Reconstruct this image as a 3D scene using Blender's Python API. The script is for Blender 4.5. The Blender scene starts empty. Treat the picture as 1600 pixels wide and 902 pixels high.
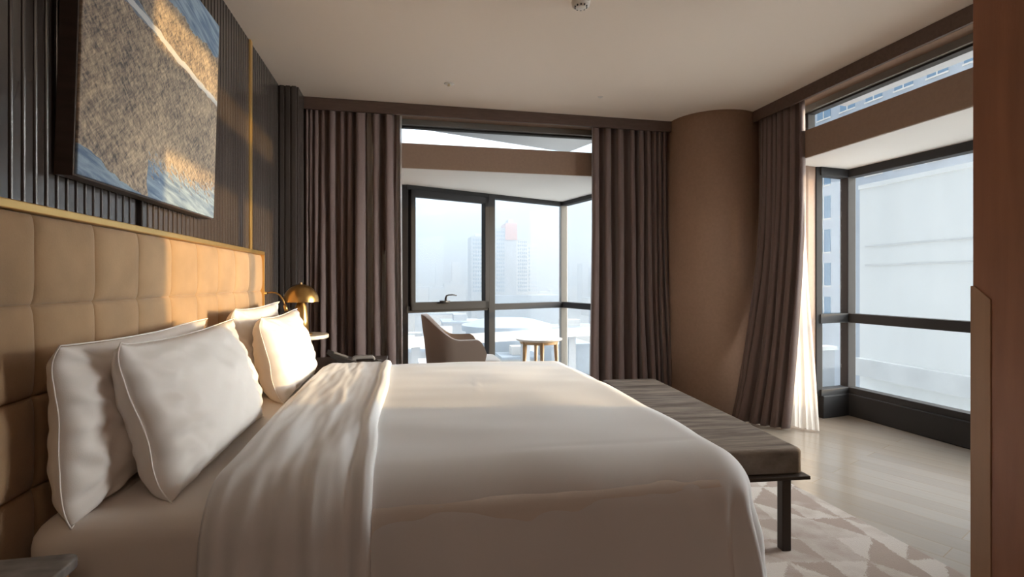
import bpy, bmesh, math, random
from mathutils import Vector, Matrix, noise
R = math.radians
random.seed(7)
sc = bpy.context.scene
col = sc.collection
PI = math.pi

# ------------------------------------------------------------------ helpers
def link(name, bm, mat=None, parent=None, smooth=False, kind=None):
    me = bpy.data.meshes.new(name)
    bmesh.ops.recalc_face_normals(bm, faces=bm.faces)
    bm.to_mesh(me); bm.free()
    o = bpy.data.objects.new(name, me); col.objects.link(o)
    if mat: me.materials.append(mat)
    if smooth:
        for p in me.polygons: p.use_smooth = True
    if parent: o.parent = parent
    if kind: o['kind'] = kind
    return o

def empty(name, loc=(0, 0, 0), rz=0.0):
    o = bpy.data.objects.new(name, None); col.objects.link(o)
    o.location = loc; o.rotation_euler.z = rz
    o.empty_display_size = .1
    return o

def tag(o, label, cat, group=None, kind=None):
    o['label'] = label; o['category'] = cat
    if group: o['group'] = group
    if kind: o['kind'] = kind
    return o

def struct(o, label=None, cat=None):
    o['kind'] = 'structure'
    if label: o['label'] = label
    if cat: o['category'] = cat
    return o

def copy_tree(o, parent=None):
    c = o.copy(); col.objects.link(c)
    if parent: c.parent = parent
    for ch in list(o.children): copy_tree(ch, c)
    return c

def box(bm, x0, x1, y0, y1, z0, z1):
    v = [bm.verts.new(p) for p in ((x0, y0, z0), (x1, y0, z0), (x1, y1, z0), (x0, y1, z0),
                                   (x0, y0, z1), (x1, y0, z1), (x1, y1, z1), (x0, y1, z1))]
    for f in ((3, 2, 1, 0), (4, 5, 6, 7), (0, 1, 5, 4), (1, 2, 6, 5), (2, 3, 7, 6), (3, 0, 4, 7)):
        bm.faces.new([v[i] for i in f])
    return v

def obox(bm, p, q, z0, z1, t0, t1):
    """box standing along plan segment p-q, from offset t0 to t1 on the left normal"""
    dx, dy = q[0]-p[0], q[1]-p[1]; L = math.hypot(dx, dy)
    nx, ny = -dy/L, dx/L
    pts = [(p[0]+nx*t0, p[1]+ny*t0), (q[0]+nx*t0, q[1]+ny*t0), (q[0]+nx*t1, q[1]+ny*t1), (p[0]+nx*t1, p[1]+ny*t1)]
    prism(bm, pts, z0, z1)

def prism(bm, pts, z0, z1):
    a = [bm.verts.new((x, y, z0)) for x, y in pts]
    b = [bm.verts.new((x, y, z1)) for x, y in pts]
    n = len(pts)
    bm.faces.new(a[::-1]); bm.faces.new(b)
    for i in range(n):
        bm.faces.new((a[i], a[(i+1) % n], b[(i+1) % n], b[i]))

def lathe(bm, prof, cx=0, cy=0, n=40, closed_ends=True):
    rings = []
    for r, z in prof:
        if r < 1e-5: rings.append([bm.verts.new((cx, cy, z))])
        else: rings.append([bm.verts.new((cx+r*math.cos(2*PI*k/n), cy+r*math.sin(2*PI*k/n), z)) for k in range(n)])
    for A, B in zip(rings, rings[1:]):
        for k in range(n):
            k2 = (k+1) % n
            if len(A) == 1 and len(B) == 1: continue
            if len(A) == 1: bm.faces.new((A[0], B[k], B[k2]))
            elif len(B) == 1: bm.faces.new((A[k], A[k2], B[0]))
            else: bm.faces.new((A[k], A[k2], B[k2], B[k]))
    if closed_ends:
        for ring in (rings[0], rings[-1]):
            if len(ring) > 2: bm.faces.new(ring)

def tube(bm, pts, rad, n=10):
    pts = [Vector(p) for p in pts]
    rads = rad if isinstance(rad, (list, tuple)) else [rad]*len(pts)
    rings = []; prev = None
    for i, p in enumerate(pts):
        d = (pts[min(i+1, len(pts)-1)] - pts[max(i-1, 0)]).normalized()
        if prev is None:
            a = Vector((0, 0, 1)) if abs(d.z) < .9 else Vector((1, 0, 0))
            u = d.cross(a).normalized()
        else:
            u = (prev - d*prev.dot(d)).normalized()
        prev = u; v = d.cross(u)
        rings.append([bm.verts.new(p + (u*math.cos(2*PI*k/n)+v*math.sin(2*PI*k/n))*rads[i]) for k in range(n)])
    for A, B in zip(rings, rings[1:]):
        for k in range(n): bm.faces.new((A[k], A[(k+1) % n], B[(k+1) % n], B[k]))
    bm.faces.new(rings[0][::-1]); bm.faces.new(rings[-1])

def bevel(o, w, seg=2, angle=40):
    m = o.modifiers.new('bevel', 'BEVEL'); m.width = w; m.segments = seg
    m.limit_method = 'ANGLE'; m.angle_limit = R(angle)
    return o

def solid(o, t, off=-1):
    m = o.modifiers.new('solid', 'SOLIDIFY'); m.thickness = t; m.offset = off
    return o

def subd(o, n=1):
    m = o.modifiers.new('sub', 'SUBSURF'); m.levels = n; m.render_levels = n
    return o

def sstep(a, b, x):
    t = max(0, min(1, (x-a)/(b-a))); return t*t*(3-2*t)

def nz(x, y, z=0.0): return noise.noise(Vector((x, y, z)))

# ------------------------------------------------------------------ materials
def mat(name, base=(.5, .5, .5), rough=.6, metal=0.0, spec=.5, bump=None, vary=None, sheen=0.0, coords='Object'):
    m = bpy.data.materials.new(name); m.use_nodes = True
    nt = m.node_tree; b = nt.nodes['Principled BSDF']
    b.inputs['Base Color'].default_value = (*base, 1)
    b.inputs['Roughness'].default_value = rough
    b.inputs['Metallic'].default_value = metal
    b.inputs['Specular IOR Level'].default_value = spec
    if sheen:
        b.inputs['Sheen Weight'].default_value = sheen
        b.inputs['Sheen Roughness'].default_value = .5
    tc = nt.nodes.new('ShaderNodeTexCoord')
    if vary:                                    # (scale, amount, stretch)
        scale, amt, st = vary
        mp = nt.nodes.new('ShaderNodeMapping'); mp.inputs['Scale'].default_value = st
        nt.links.new(tc.outputs[coords], mp.inputs[0])
        n = nt.nodes.new('ShaderNodeTexNoise'); n.inputs['Scale'].default_value = scale; n.inputs['Detail'].default_value = 5
        nt.links.new(mp.outputs[0], n.inputs['Vector'])
        r = nt.nodes.new('ShaderNodeValToRGB')
        r.color_ramp.elements[0].position = .3; r.color_ramp.elements[1].position = .7
        r.color_ramp.elements[0].color = (*[c*(1-amt) for c in base], 1)
        r.color_ramp.elements[1].color = (*[min(1, c*(1+amt)) for c in base], 1)
        nt.links.new(n.outputs[0], r.inputs[0]); nt.links.new(r.outputs[0], b.inputs['Base Color'])
    if bump:                                    # (scale, strength, stretch)
        scale, s, st = bump
        mp = nt.nodes.new('ShaderNodeMapping'); mp.inputs['Scale'].default_value = st
        nt.links.new(tc.outputs[coords], mp.inputs[0])
        n = nt.nodes.new('ShaderNodeTexNoise'); n.inputs['Scale'].default_value = scale; n.inputs['Detail'].default_value = 4
        nt.links.new(mp.outputs[0], n.inputs['Vector'])
        bu = nt.nodes.new('ShaderNodeBump'); bu.inputs['Strength'].default_value = s; bu.inputs['Distance'].default_value = .01
        nt.links.new(n.outputs[0], bu.inputs['Height']); nt.links.new(bu.outputs[0], b.inputs['Normal'])
    return m

I3 = (1, 1, 1)
M = {}
M['ceiling'] = mat('ceiling_paint', (.87, .765, .665), .8, bump=(60, .03, I3))
M['soffit'] = mat('soffit_paint', (.82, .80, .76), .8)
M['taupe'] = mat('taupe_wall_fabric', (.38, .245, .175), .75, vary=(40, .06, I3), bump=(260, .12, I3))
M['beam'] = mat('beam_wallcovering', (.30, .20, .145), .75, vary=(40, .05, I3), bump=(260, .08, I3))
M['slat'] = mat('dark_lacquered_slat', (.050, .040, .036), .24, spec=.85, vary=(6, .25, (1, 1, .15)))
M['valance'] = mat('valance_wood', (.105, .064, .050), .55, vary=(8, .15, (1, 6, 6)))
M['brass'] = mat('brushed_brass', (.78, .52, .20), .36, metal=.92, bump=(90, .04, (1, 1, .05)))
M['lamp_brass'] = mat('aged_lamp_brass', (.50, .32, .12), .30, metal=1.0, bump=(90, .03, (1, 1, .05)))
M['pale_metal'] = mat('champagne_metal', (.72, .62, .46), .35, metal=1.0)
M['suede'] = mat('tan_suede', (.36, .235, .13), .85, vary=(7, .12, I3), bump=(180, .08, I3), sheen=.25)
M['linen'] = mat('white_cotton', (.77, .775, .785), .75, bump=(420, .05, I3), sheen=.15)
M['pillow'] = mat('white_pillow_cotton', (.80, .765, .73), .7, bump=(420, .05, I3), sheen=.15)
M['piping'] = mat('white_seam', (.84, .82, .79), .7)
M['curtain'] = mat('plum_brown_curtain', (.165, .110, .098), .7, vary=(300, .10, (1, 1, .2)), bump=(500, .06, (1, 1, .3)), sheen=.35)
M['frame'] = mat('dark_window_metal', (.040, .040, .042), .7, metal=0, spec=.15)
M['jamb'] = mat('grey_window_metal', (.27, .26, .24), .38, metal=.3)
M['wood_dark'] = mat('dark_walnut', (.055, .035, .026), .4, vary=(4, .3, (1, 8, 8)))
M['marble'] = mat('grey_marble', (.22, .21, .20), .22, vary=(9, .5, (1, 1.6, 1)))
M['marble_light'] = mat('pale_marble', (.62, .58, .52), .25, vary=(9, .2, (1, 1.6, 1)))
M['black'] = mat('black_steel', (.03, .022, .020), .4, metal=.4)
M['plastic'] = mat('black_plastic', (.025, .024, .025), .35)
M['grey_plastic'] = mat('grey_plastic', (.20, .20, .21), .35)
M['mattress'] = mat('white_sheet', (.76, .72, .68), .75, bump=(420, .05, I3))
M['chair'] = mat('taupe_upholstery', (.235, .175, .14), .8, bump=(260, .15, I3), sheen=.2)
M['chair_seat'] = mat('pale_seat_fabric', (.50, .47, .45), .8, bump=(260, .15, I3))
M['oak_light'] = mat('light_oak', (.52, .38, .24), .45, vary=(6, .12, (1, 1, .15)))
M['table_top'] = mat('pale_table_top', (.78, .75, .71), .3)
M['part'] = mat('brown_wood_panel', (.27, .105, .048), .5, vary=(5, .14, (4, 4, .35)), bump=(60, .05, (4, 4, .3)))
M['stile'] = mat('light_brown_wood_edge', (.31, .17, .092), .5, vary=(5, .10, (4, 4, .35)))
M['white_pl'] = mat('white_plastic', (.7, .66, .6), .5)
M['concrete'] = mat('overhang_concrete', (.27, .275, .285), .85, vary=(2, .05, I3))
M['terrace'] = mat('terrace_screed', (.74, .73, .71), .9, vary=(.6, .08, I3))
M['white_wall'] = mat('white_render', (.88, .87, .84), .85, vary=(.5, .04, (1, 1, .25)))
M['grey_wall'] = mat('pale_grey_render', (.48, .52, .58), .85, vary=(.5, .05, I3))
M['cream_wall'] = mat('cream_render', (.75, .70, .62), .85)
M['blue_glass'] = mat('dark_facade_glass', (.22, .33, .46), .15, spec=.8)
M['city_grey'] = mat('city_concrete', (.50, .52, .55), .9, vary=(.08, .10, I3))
M['city_white'] = mat('city_white', (.72, .70, .67), .9, vary=(.08, .06, I3))
M['city_red'] = mat('city_terracotta', (.62, .26, .16), .9)
M['city_roof'] = mat('city_roof_metal', (.45, .52, .60), .6, vary=(.1, .12, I3))
M['ground'] = mat('city_ground', (.40, .41, .42), .95, vary=(.02, .15, I3))
M['green'] = mat('city_green', (.20, .25, .17), .95, vary=(.2, .3, I3))

# emissive discs of the added fill lights
def emis(name, c, s):
    m = bpy.data.materials.new(name); m.use_nodes = True
    b = m.node_tree.nodes['Principled BSDF']
    b.inputs['Base Color'].default_value = (*c, 1); b.inputs['Emission Color'].default_value = (*c, 1)
    b.inputs['Emission Strength'].default_value = s
    return m

def glass_mat():
    m = bpy.data.materials.new('clear_glass'); m.use_nodes = True
    nt = m.node_tree; nt.nodes.clear()
    out = nt.nodes.new('ShaderNodeOutputMaterial'); mx = nt.nodes.new('ShaderNodeMixShader')
    tr = nt.nodes.new('ShaderNodeBsdfTransparent'); tr.inputs[0].default_value = (.95, .97, .97, 1)
    gl = nt.nodes.new('ShaderNodeBsdfGlossy'); gl.inputs['Roughness'].default_value = .02
    lw = nt.nodes.new('ShaderNodeLayerWeight'); lw.inputs[0].default_value = .5
    pw = nt.nodes.new('ShaderNodeMath'); pw.operation = 'POWER'; pw.inputs[1].default_value = 5
    fr = nt.nodes.new('ShaderNodeMath'); fr.operation = 'MULTIPLY_ADD'; fr.inputs[1].default_value = .35; fr.inputs[2].default_value = .0035
    nt.links.new(lw.outputs['Facing'], pw.inputs[0]); nt.links.new(pw.outputs[0], fr.inputs[0])
    nt.links.new(fr.outputs[0], mx.inputs[0]); nt.links.new(tr.outputs[0], mx.inputs[1]); nt.links.new(gl.outputs[0], mx.inputs[2])
    nt.links.new(mx.outputs[0], out.inputs[0])
    return m
M['glass'] = glass_mat()

def sheer_mat():
    m = bpy.data.materials.new('white_sheer_voile'); m.use_nodes = True
    nt = m.node_tree; nt.nodes.clear()
    out = nt.nodes.new('ShaderNodeOutputMaterial')
    d = nt.nodes.new('ShaderNodeBsdfDiffuse'); d.inputs[0].default_value = (.86, .82, .77, 1)
    t = nt.nodes.new('ShaderNodeBsdfTranslucent'); t.inputs[0].default_value = (.86, .82, .77, 1)
    p = nt.nodes.new('ShaderNodeBsdfTransparent')
    a = nt.nodes.new('ShaderNodeMixShader'); a.inputs[0].default_value = .5
    b = nt.nodes.new('ShaderNodeMixShader'); b.inputs[0].default_value = .12
    nt.links.new(d.outputs[0], a.inputs[1]); nt.links.new(t.outputs[0], a.inputs[2])
    nt.links.new(a.outputs[0], b.inputs[1]); nt.links.new(p.outputs[0], b.inputs[2])
    nt.links.new(b.outputs[0], out.inputs[0])
    return m
M['sheer'] = sheer_mat()

def floor_mat():
    m = mat('oak_plank_floor', (.55, .42, .28), .2, spec=.8)
    nt = m.node_tree; b = nt.nodes['Principled BSDF']
    tc = nt.nodes.new('ShaderNodeTexCoord'); mp = nt.nodes.new('ShaderNodeMapping')
    mp.inputs['Rotation'].default_value = (0, 0, R(-114))
    nt.links.new(tc.outputs['Object'], mp.inputs[0])
    br = nt.nodes.new('ShaderNodeTexBrick')
    br.inputs['Color1'].default_value = (.40, .345, .285, 1); br.inputs['Color2'].default_value = (.355, .30, .245, 1)
    br.inputs['Mortar'].default_value = (.34, .25, .16, 1)
    br.inputs['Scale'].default_value = 1; br.inputs['Mortar Size'].default_value = .0018
    br.inputs['Brick Width'].default_value = 1.5; br.inputs['Row Height'].default_value = .14
    nt.links.new(mp.outputs[0], br.inputs['Vector'])
    mp2 = nt.nodes.new('ShaderNodeMapping'); mp2.inputs['Scale'].default_value = (1.5, 26, 1)
    nt.links.new(mp.outputs[0], mp2.inputs[0])
    n = nt.nodes.new('ShaderNodeTexNoise'); n.inputs['Scale'].default_value = 2.5; n.inputs['Detail'].default_value = 6
    nt.links.new(mp2.outputs[0], n.inputs['Vector'])
    mx = nt.nodes.new('ShaderNodeMix'); mx.data_type = 'RGBA'; mx.blend_type = 'MULTIPLY'; mx.inputs[0].default_value = .35
    r = nt.nodes.new('ShaderNodeValToRGB'); r.color_ramp.elements[0].color = (.6, .6, .6, 1); r.color_ramp.elements[1].color = (1.1, 1.1, 1.1, 1)
    nt.links.new(n.outputs[0], r.inputs[0])
    nt.links.new(br.outputs['Color'], mx.inputs[6]); nt.links.new(r.outputs[0], mx.inputs[7])
    nt.links.new(mx.outputs[2], b.inputs['Base Color'])
    return m
M['floor'] = floor_mat()

def rug_mat():
    m = mat('triangle_pattern_rug', (.5, .45, .4), .95)
    nt = m.node_tree; b = nt.nodes['Principled BSDF']; N = nt.nodes.new; Lk = nt.links.new
    tc = N('ShaderNodeTexCoord'); mp = N('ShaderNodeMapping'); mp.inputs['Scale'].default_value = (5.6, 4.9, 1); mp.inputs['Rotation'].default_value = (0, 0, R(8))
    Lk(tc.outputs['Object'], mp.inputs[0])
    # warp a little so the triangles look woven, not ruled
    wn = N('ShaderNodeTexNoise'); wn.inputs['Scale'].default_value = 3; Lk(mp.outputs[0], wn.inputs['Vector'])
    ad = N('ShaderNodeVectorMath'); ad.operation = 'MULTIPLY_ADD'; ad.inputs[1].default_value = (.18, .18, 0)
    wf = N('ShaderNodeTexNoise'); wf.inputs['Scale'].default_value = 30; Lk(mp.outputs[0], wf.inputs['Vector'])
    ad_ = N('ShaderNodeVectorMath'); ad_.operation = 'MULTIPLY_ADD'; ad_.inputs[1].default_value = (.22, .22, 0); Lk(wf.outputs['Color'], ad_.inputs[0]); Lk(mp.outputs[0], ad_.inputs[2])
    Lk(wn.outputs['Color'], ad.inputs[0]); Lk(ad_.outputs[0], ad.inputs[2])
    fr = N('ShaderNodeVectorMath'); fr.operation = 'FRACTION'; Lk(ad.outputs[0], fr.inputs[0])
    fl = N('ShaderNodeVectorMath'); fl.operation = 'FLOOR'; Lk(ad.outputs[0], fl.inputs[0])
    sx = N('ShaderNodeSeparateXYZ'); Lk(fr.outputs[0], sx.inputs[0])
    wh = N('ShaderNodeTexWhiteNoise'); wh.noise_dimensions = '3D'; Lk(fl.outputs[0], wh.inputs['Vector'])
    flip = N('ShaderNodeMath'); flip.operation = 'GREATER_THAN'; flip.inputs[1].default_value = .5; Lk(wh.outputs['Value'], flip.inputs[0])
    om = N('ShaderNodeMath'); om.operation = 'SUBTRACT'; om.inputs[0].default_value = 1; Lk(sx.outputs[1], om.inputs[1])
    a1 = N('ShaderNodeMath'); a1.operation = 'GREATER_THAN'; Lk(sx.outputs[0], a1.inputs[0]); Lk(sx.outputs[1], a1.inputs[1])
    a2 = N('ShaderNodeMath'); a2.operation = 'GREATER_THAN'; Lk(sx.outputs[0], a2.inputs[0]); Lk(om.outputs[0], a2.inputs[1])
    mxv = N('ShaderNodeMix'); mxv.data_type = 'FLOAT'; Lk(flip.outputs[0], mxv.inputs[0]); Lk(a1.outputs[0], mxv.inputs[2]); Lk(a2.outputs[0], mxv.inputs[3])
    # per-triangle tone
    cm = N('ShaderNodeCombineXYZ'); Lk(mxv.outputs[0], cm.inputs[2])
    ad2 = N('ShaderNodeVectorMath'); ad2.operation = 'ADD'; Lk(fl.outputs[0], ad2.inputs[0]); Lk(cm.outputs[0], ad2.inputs[1])
    w2 = N('ShaderNodeTexWhiteNoise'); w2.noise_dimensions = '3D'; Lk(ad2.outputs[0], w2.inputs['Vector'])
    av = N('ShaderNodeMath'); av.operation = 'MULTIPLY_ADD'; av.inputs[1].default_value = .55; Lk(w2.outputs['Value'], av.inputs[0])
    sc_ = N('ShaderNodeMath'); sc_.operation = 'MULTIPLY'; sc_.inputs[1].default_value = .45; Lk(mxv.outputs[0], sc_.inputs[0]); Lk(sc_.outputs[0], av.inputs[2])
    n2 = N('ShaderNodeTexNoise'); n2.inputs['Scale'].default_value = 9; n2.inputs['Detail'].default_value = 5; Lk(tc.outputs['Object'], n2.inputs['Vector'])
    av2 = N('ShaderNodeMath'); av2.operation = 'MULTIPLY_ADD'; av2.inputs[1].default_value = .7; Lk(n2.outputs[0], av2.inputs[0]); Lk(av.outputs[0], av2.inputs[2])
    r = N('ShaderNodeValToRGB'); r.color_ramp.elements[0].position = .60; r.color_ramp.elements[1].position = 1.0
    r.color_ramp.elements[0].color = (.50, .455, .425, 1); r.color_ramp.elements[1].color = (.32, .255, .22, 1)
    Lk(av2.outputs[0], r.inputs[0]); Lk(r.outputs[0], b.inputs['Base Color'])
    n3 = N('ShaderNodeTexNoise'); n3.inputs['Scale'].default_value = 220; Lk(tc.outputs['Object'], n3.inputs['Vector'])
    bu = N('ShaderNodeBump'); bu.inputs['Strength'].default_value = .4; bu.inputs['Distance'].default_value = .005
    Lk(n3.outputs[0], bu.inputs['Height']); Lk(bu.outputs[0], b.inputs['Normal'])
    return m
M['rug'] = rug_mat()

def bench_mat():
    m = mat('taupe_crushed_velvet', (.12, .095, .08), .85, spec=.2)
    nt = m.node_tree; b = nt.nodes['Principled BSDF']; N = nt.nodes.new; Lk = nt.links.new
    tc = N('ShaderNodeTexCoord'); mp = N('ShaderNodeMapping'); mp.inputs['Scale'].default_value = (1.5, 14, 2); mp.inputs['Rotation'].default_value = (0, 0, R(10))
    Lk(tc.outputs['Object'], mp.inputs[0])
    n = N('ShaderNodeTexNoise'); n.inputs['Scale'].default_value = 1.6; n.inputs['Detail'].default_value = 6; n.inputs['Roughness'].default_value = .65
    Lk(mp.outputs[0], n.inputs['Vector'])
    r = N('ShaderNodeValToRGB'); r.color_ramp.elements[0].position = .36; r.color_ramp.elements[1].position = .62
    r.color_ramp.elements[0].color = (.055, .043, .037, 1); r.color_ramp.elements[1].color = (.165, .138, .120, 1)
    Lk(n.outputs[0], r.inputs[0]); Lk(r.outputs[0], b.inputs['Base Color'])
    bu = N('ShaderNodeBump'); bu.inputs['Strength'].default_value = .5; bu.inputs['Distance'].default_value = .01
    Lk(n.outputs[0], bu.inputs['Height']); Lk(bu.outputs[0], b.inputs['Normal'])
    return m
M['bench'] = bench_mat()

def art_mat():
    """coarse straw-like strokes in brown and grey over blue corners, one pale diagonal; object x = along wall 0..1.1, z = 0..1"""
    m = mat('abstract_straw_painting', (.4, .35, .3), .7)
    nt = m.node_tree; b = nt.nodes['Principled BSDF']; N = nt.nodes.new; Lk = nt.links.new
    tc = N('ShaderNodeTexCoord'); sp = N('ShaderNodeSeparateXYZ'); Lk(tc.outputs['Object'], sp.inputs[0])
    def math_(op, a, bb, c=None):
        k = N('ShaderNodeMath'); k.operation = op
        for i, v in enumerate((a, bb, c)):
            if v is None: continue
            if isinstance(v, (int, float)): k.inputs[i].default_value = v
            else: Lk(v, k.inputs[i])
        return k.outputs[0]
    def stroke(rot, scale):
        mp = N('ShaderNodeMapping'); mp.inputs['Rotation'].default_value = (0, 0, 0)
        vr = N('ShaderNodeVectorRotate'); vr.rotation_type = 'X_AXIS'; vr.inputs['Angle'].default_value = R(rot)
        Lk(tc.outputs['Object'], vr.inputs['Vector'])
        mp.inputs['Scale'].default_value = scale; Lk(vr.outputs[0], mp.inputs[0])
        n = N('ShaderNodeTexNoise'); n.inputs['Scale'].default_value = 1; n.inputs['Detail'].default_value = 4
        n.inputs['Distortion'].default_value = .6
        Lk(mp.outputs[0], n.inputs['Vector']); return n.outputs[0]
    s1 = stroke(35, (30, 26, 110)); s2 = stroke(-40, (30, 24, 120)); s3 = stroke(80, (30, 30, 90))
    mixn = math_('MULTIPLY_ADD', s1, .5, math_('MULTIPLY_ADD', s2, .45, math_('MULTIPLY', s3, .35)))
    big = stroke(0, (2.5, 2.5, 3.5))
    f = math_('MULTIPLY_ADD', big, .42, math_('SUBTRACT', mixn, .185))
    r = N('ShaderNodeValToRGB'); cr = r.color_ramp
    cr.elements[0].position = .52; cr.elements[0].color = (.09, .085, .09, 1)
    cr.elements[1].position = .86; cr.elements[1].color = (.62, .50, .36, 1)
    for p, c in ((.62, (.24, .20, .17)), (.70, (.36, .29, .22)), (.78, (.48, .39, .29))):
        e = cr.elements.new(p); e.color = (*c, 1)
    Lk(f, r.inputs[0])
    # blue region : lower band and upper far corner
    wob = math_('MULTIPLY_ADD', stroke(10, (3, 5, 4)), .10, -.05)
    y = sp.outputs[1]; z = math_('ADD', sp.outputs[2], wob)
    tri = math_('SUBTRACT', .105, math_('MULTIPLY', y, .27))
    band = math_('MULTIPLY', math_('GREATER_THAN', math_('ADD', y, wob), .42), math_('MULTIPLY_ADD', math_('SUBTRACT', s1, .45), .35, .115))
    low = math_('LESS_THAN', z, math_('MAXIMUM', tri, band))
    up = math_('GREATER_THAN', math_('ADD', z, math_('MULTIPLY', s2, .04)), .83)
    near = math_('LESS_THAN', math_('ABSOLUTE', math_('SUBTRACT', math_('MULTIPLY_ADD', y, .10, z), .695), 0), math_('MULTIPLY', math_('SUBTRACT', .55, y), .12))
    up = math_('MAXIMUM', up, math_('MULTIPLY', near, .7))
    blue = math_('MAXIMUM', low, up)
    rb = N('ShaderNodeValToRGB'); rb.color_ramp.elements[0].position = .35; rb.color_ramp.elements[1].position = .65
    rb.color_ramp.elements[0].color = (.12, .19, .30, 1); rb.color_ramp.elements[1].color = (.32, .42, .52, 1)
    Lk(stroke(12, (8, 6, 60)), rb.inputs[0])
    m1 = N('ShaderNodeMix'); m1.data_type = 'RGBA'; Lk(blue, m1.inputs[0]); Lk(r.outputs[0], m1.inputs[6]); Lk(rb.outputs[0], m1.inputs[7])
    # pale diagonal stroke through the upper part
    dl = math_('ABSOLUTE', math_('SUBTRACT', math_('ADD', sp.outputs[2], math_('MULTIPLY', sp.outputs[1], .10)), math_('ADD', .69, math_('MULTIPLY', wob, .4))), 0)
    line = math_('LESS_THAN', dl, math_('MULTIPLY_ADD', stroke(20, (6, 9, 9)), .026, .000))
    m2 = N('ShaderNodeMix'); m2.data_type = 'RGBA'; Lk(math_('MULTIPLY', line, .8), m2.inputs[0]); Lk(m1.outputs[2], m2.inputs[6]); m2.inputs[7].default_value = (.66, .68, .70, 1)
    Lk(m2.outputs[2], b.inputs['Base Color'])
    bu = N('ShaderNodeBump'); bu.inputs['Strength'].default_value = .6; bu.inputs['Distance'].default_value = .006
    Lk(mixn, bu.inputs['Height']); Lk(bu.outputs[0], b.inputs['Normal'])
    return m
M['art'] = art_mat()

# ------------------------------------------------------------------ camera
H = 1.25
cam_d = bpy.data.cameras.new('camera'); cam = bpy.data.objects.new('camera', cam_d); col.objects.link(cam)
cam.location = (0, 0, H); cam.rotation_euler = (R(90), 0, R(-11.6))
cam_d.sensor_width = 36; cam_d.lens = 18.0; cam_d.shift_y = -11/1600; cam_d.clip_start = .05; cam_d.clip_end = 4000
sc.camera = cam

# ------------------------------------------------------------------ room shell
CZ = 2.85                      # ceiling
WX = -1.02                     # slat faces on the left wall
FY = 4.83                      # room face of the far wall and its beam
RX = 3.31                      # room face of the right wall and its beam
ZB, ZT = 2.30, 2.53            # beam underside and top
P0, P1, P2 = (-.02, 5.70), (2.04, 6.54), (2.40, 5.08)       # far bay glass line
Q0, Q1, Q2 = (3.70, 4.06), (4.10, 4.12), (4.245, 1.63)       # right bay glass line
BACK = -2.6

plan = [(-1.12, BACK), (3.55, BACK), (3.55, 1.56), (4.33, 1.56), (4.17, 4.20), (3.70, 4.14), (3.55, 4.12), (3.55, 5.08),
        (2.47, 5.08), (2.09, 6.63), (-.09, 5.75), (-.12, 5.08), (-1.12, 5.08)]
bm = bmesh.new(); prism(bm, plan, -.2, 0)
struct(link('floor', bm, M['floor']), 'pale oak plank floor running to the window sills', 'floor')
bm = bmesh.new(); prism(bm, [(-1.12, BACK), (3.45, BACK), (3.45, 5.0), (-1.12, 5.0)], CZ, CZ+.15)
struct(link('ceiling', bm, M['ceiling']), 'plain off-white ceiling over the whole room', 'ceiling')

# left wall : dark slats on a dark panel, joints between panels
bm = bmesh.new()
box(bm, -1.12, WX-.022, BACK, 5.08, 0, CZ)
y = BACK; joints = (2.262,)
while y < 4.44:
    x1 = WX
    if not any(abs(y+.02-j) < .022 for j in joints):
        if not (3.655 < y+.02 < 3.71):
            v = box(bm, WX-.0225, x1, y, y+.037, 0, CZ)
    y += .0455
wl = struct(link('wall_left', bm, M['slat']), 'dark vertical slat wall behind the headboard', 'wall'); bevel(wl, .005, 2)
bm = bmesh.new(); box(bm, WX-.022, WX+.012, 3.655, 3.695, 0, CZ)
t = struct(link('trim_1', bm, M['brass']), 'tall brass strip let into the dark slat wall', 'trim'); bevel(t, .004)
# corner return by the left curtain
bm = bmesh.new(); box(bm, -1.03, -.885, 4.47, 5.08, 0, CZ)
for i in range(3): box(bm, -1.015+i*.046, -.98+i*.046, 4.455, 4.471, 0, CZ)
for i in range(5): box(bm, -.886, -.872, 4.475+i*.046, 4.51+i*.046, 0, CZ)
t = struct(link('trim_2', bm, M['slat']), 'dark slatted corner pier beside the left curtain', 'trim'); bevel(t, .004)

# far wall
bm = bmesh.new()
box(bm, -1.12, -.12, FY, 5.08, 0, CZ)
box(bm, 2.47, 3.55, FY, 5.08, 0, CZ)
box(bm, -.12, 2.47, FY, 5.08, ZB, ZT)
box(bm, -.12, 2.47, FY, 5.08, 2.79, CZ)
struct(link('wall_far', bm, M['beam']), 'taupe far wall with the beam over the window bay', 'wall')
# right wall
bm = bmesh.new()
box(bm, RX, 3.55, BACK, 1.61, 0, CZ)
box(bm, RX, 3.55, 3.99, 5.08, 0, CZ)
box(bm, RX, 3.55, 1.61, 3.99, ZB, ZT)
box(bm, RX, 3.55, 1.61, 3.99, 2.79, CZ)
obox(bm, (3.50, 4.00), (3.70, 4.04), 0, ZB, 0, .12)
struct(link('wall_right', bm, M['beam']), 'taupe right wall with the beam over the window bay', 'wall')
bm = bmesh.new(); box(bm, -1.12, 3.55, BACK-.1, BACK, 0, CZ)
struct(link('wall_back', bm, M['taupe']))
# round column in the corner
bm = bmesh.new(); lathe(bm, [(.44, 0), (.44, CZ)], 3.03, 4.68, 96)
o = struct(link('wall_corner', bm, M['taupe']), 'big round taupe column between the two curtains', 'column')
for p in o.data.polygons: p.use_smooth = abs(p.normal.z) < .5
# curtain valances
bm = bmesh.new(); box(bm, -.885, 2.60, 4.69, 4.715, 2.747, CZ)
bevel(struct(link('trim_3', bm, M['valance']), 'long dark wood valance over the far curtains', 'valance'), .003)
bm = bmesh.new(); box(bm, 3.19, 3.215, 1.37, 4.27, 2.747, CZ)
bevel(struct(link('trim_4', bm, M['valance']), 'dark wood valance running over the right window', 'valance'), .003)

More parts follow.
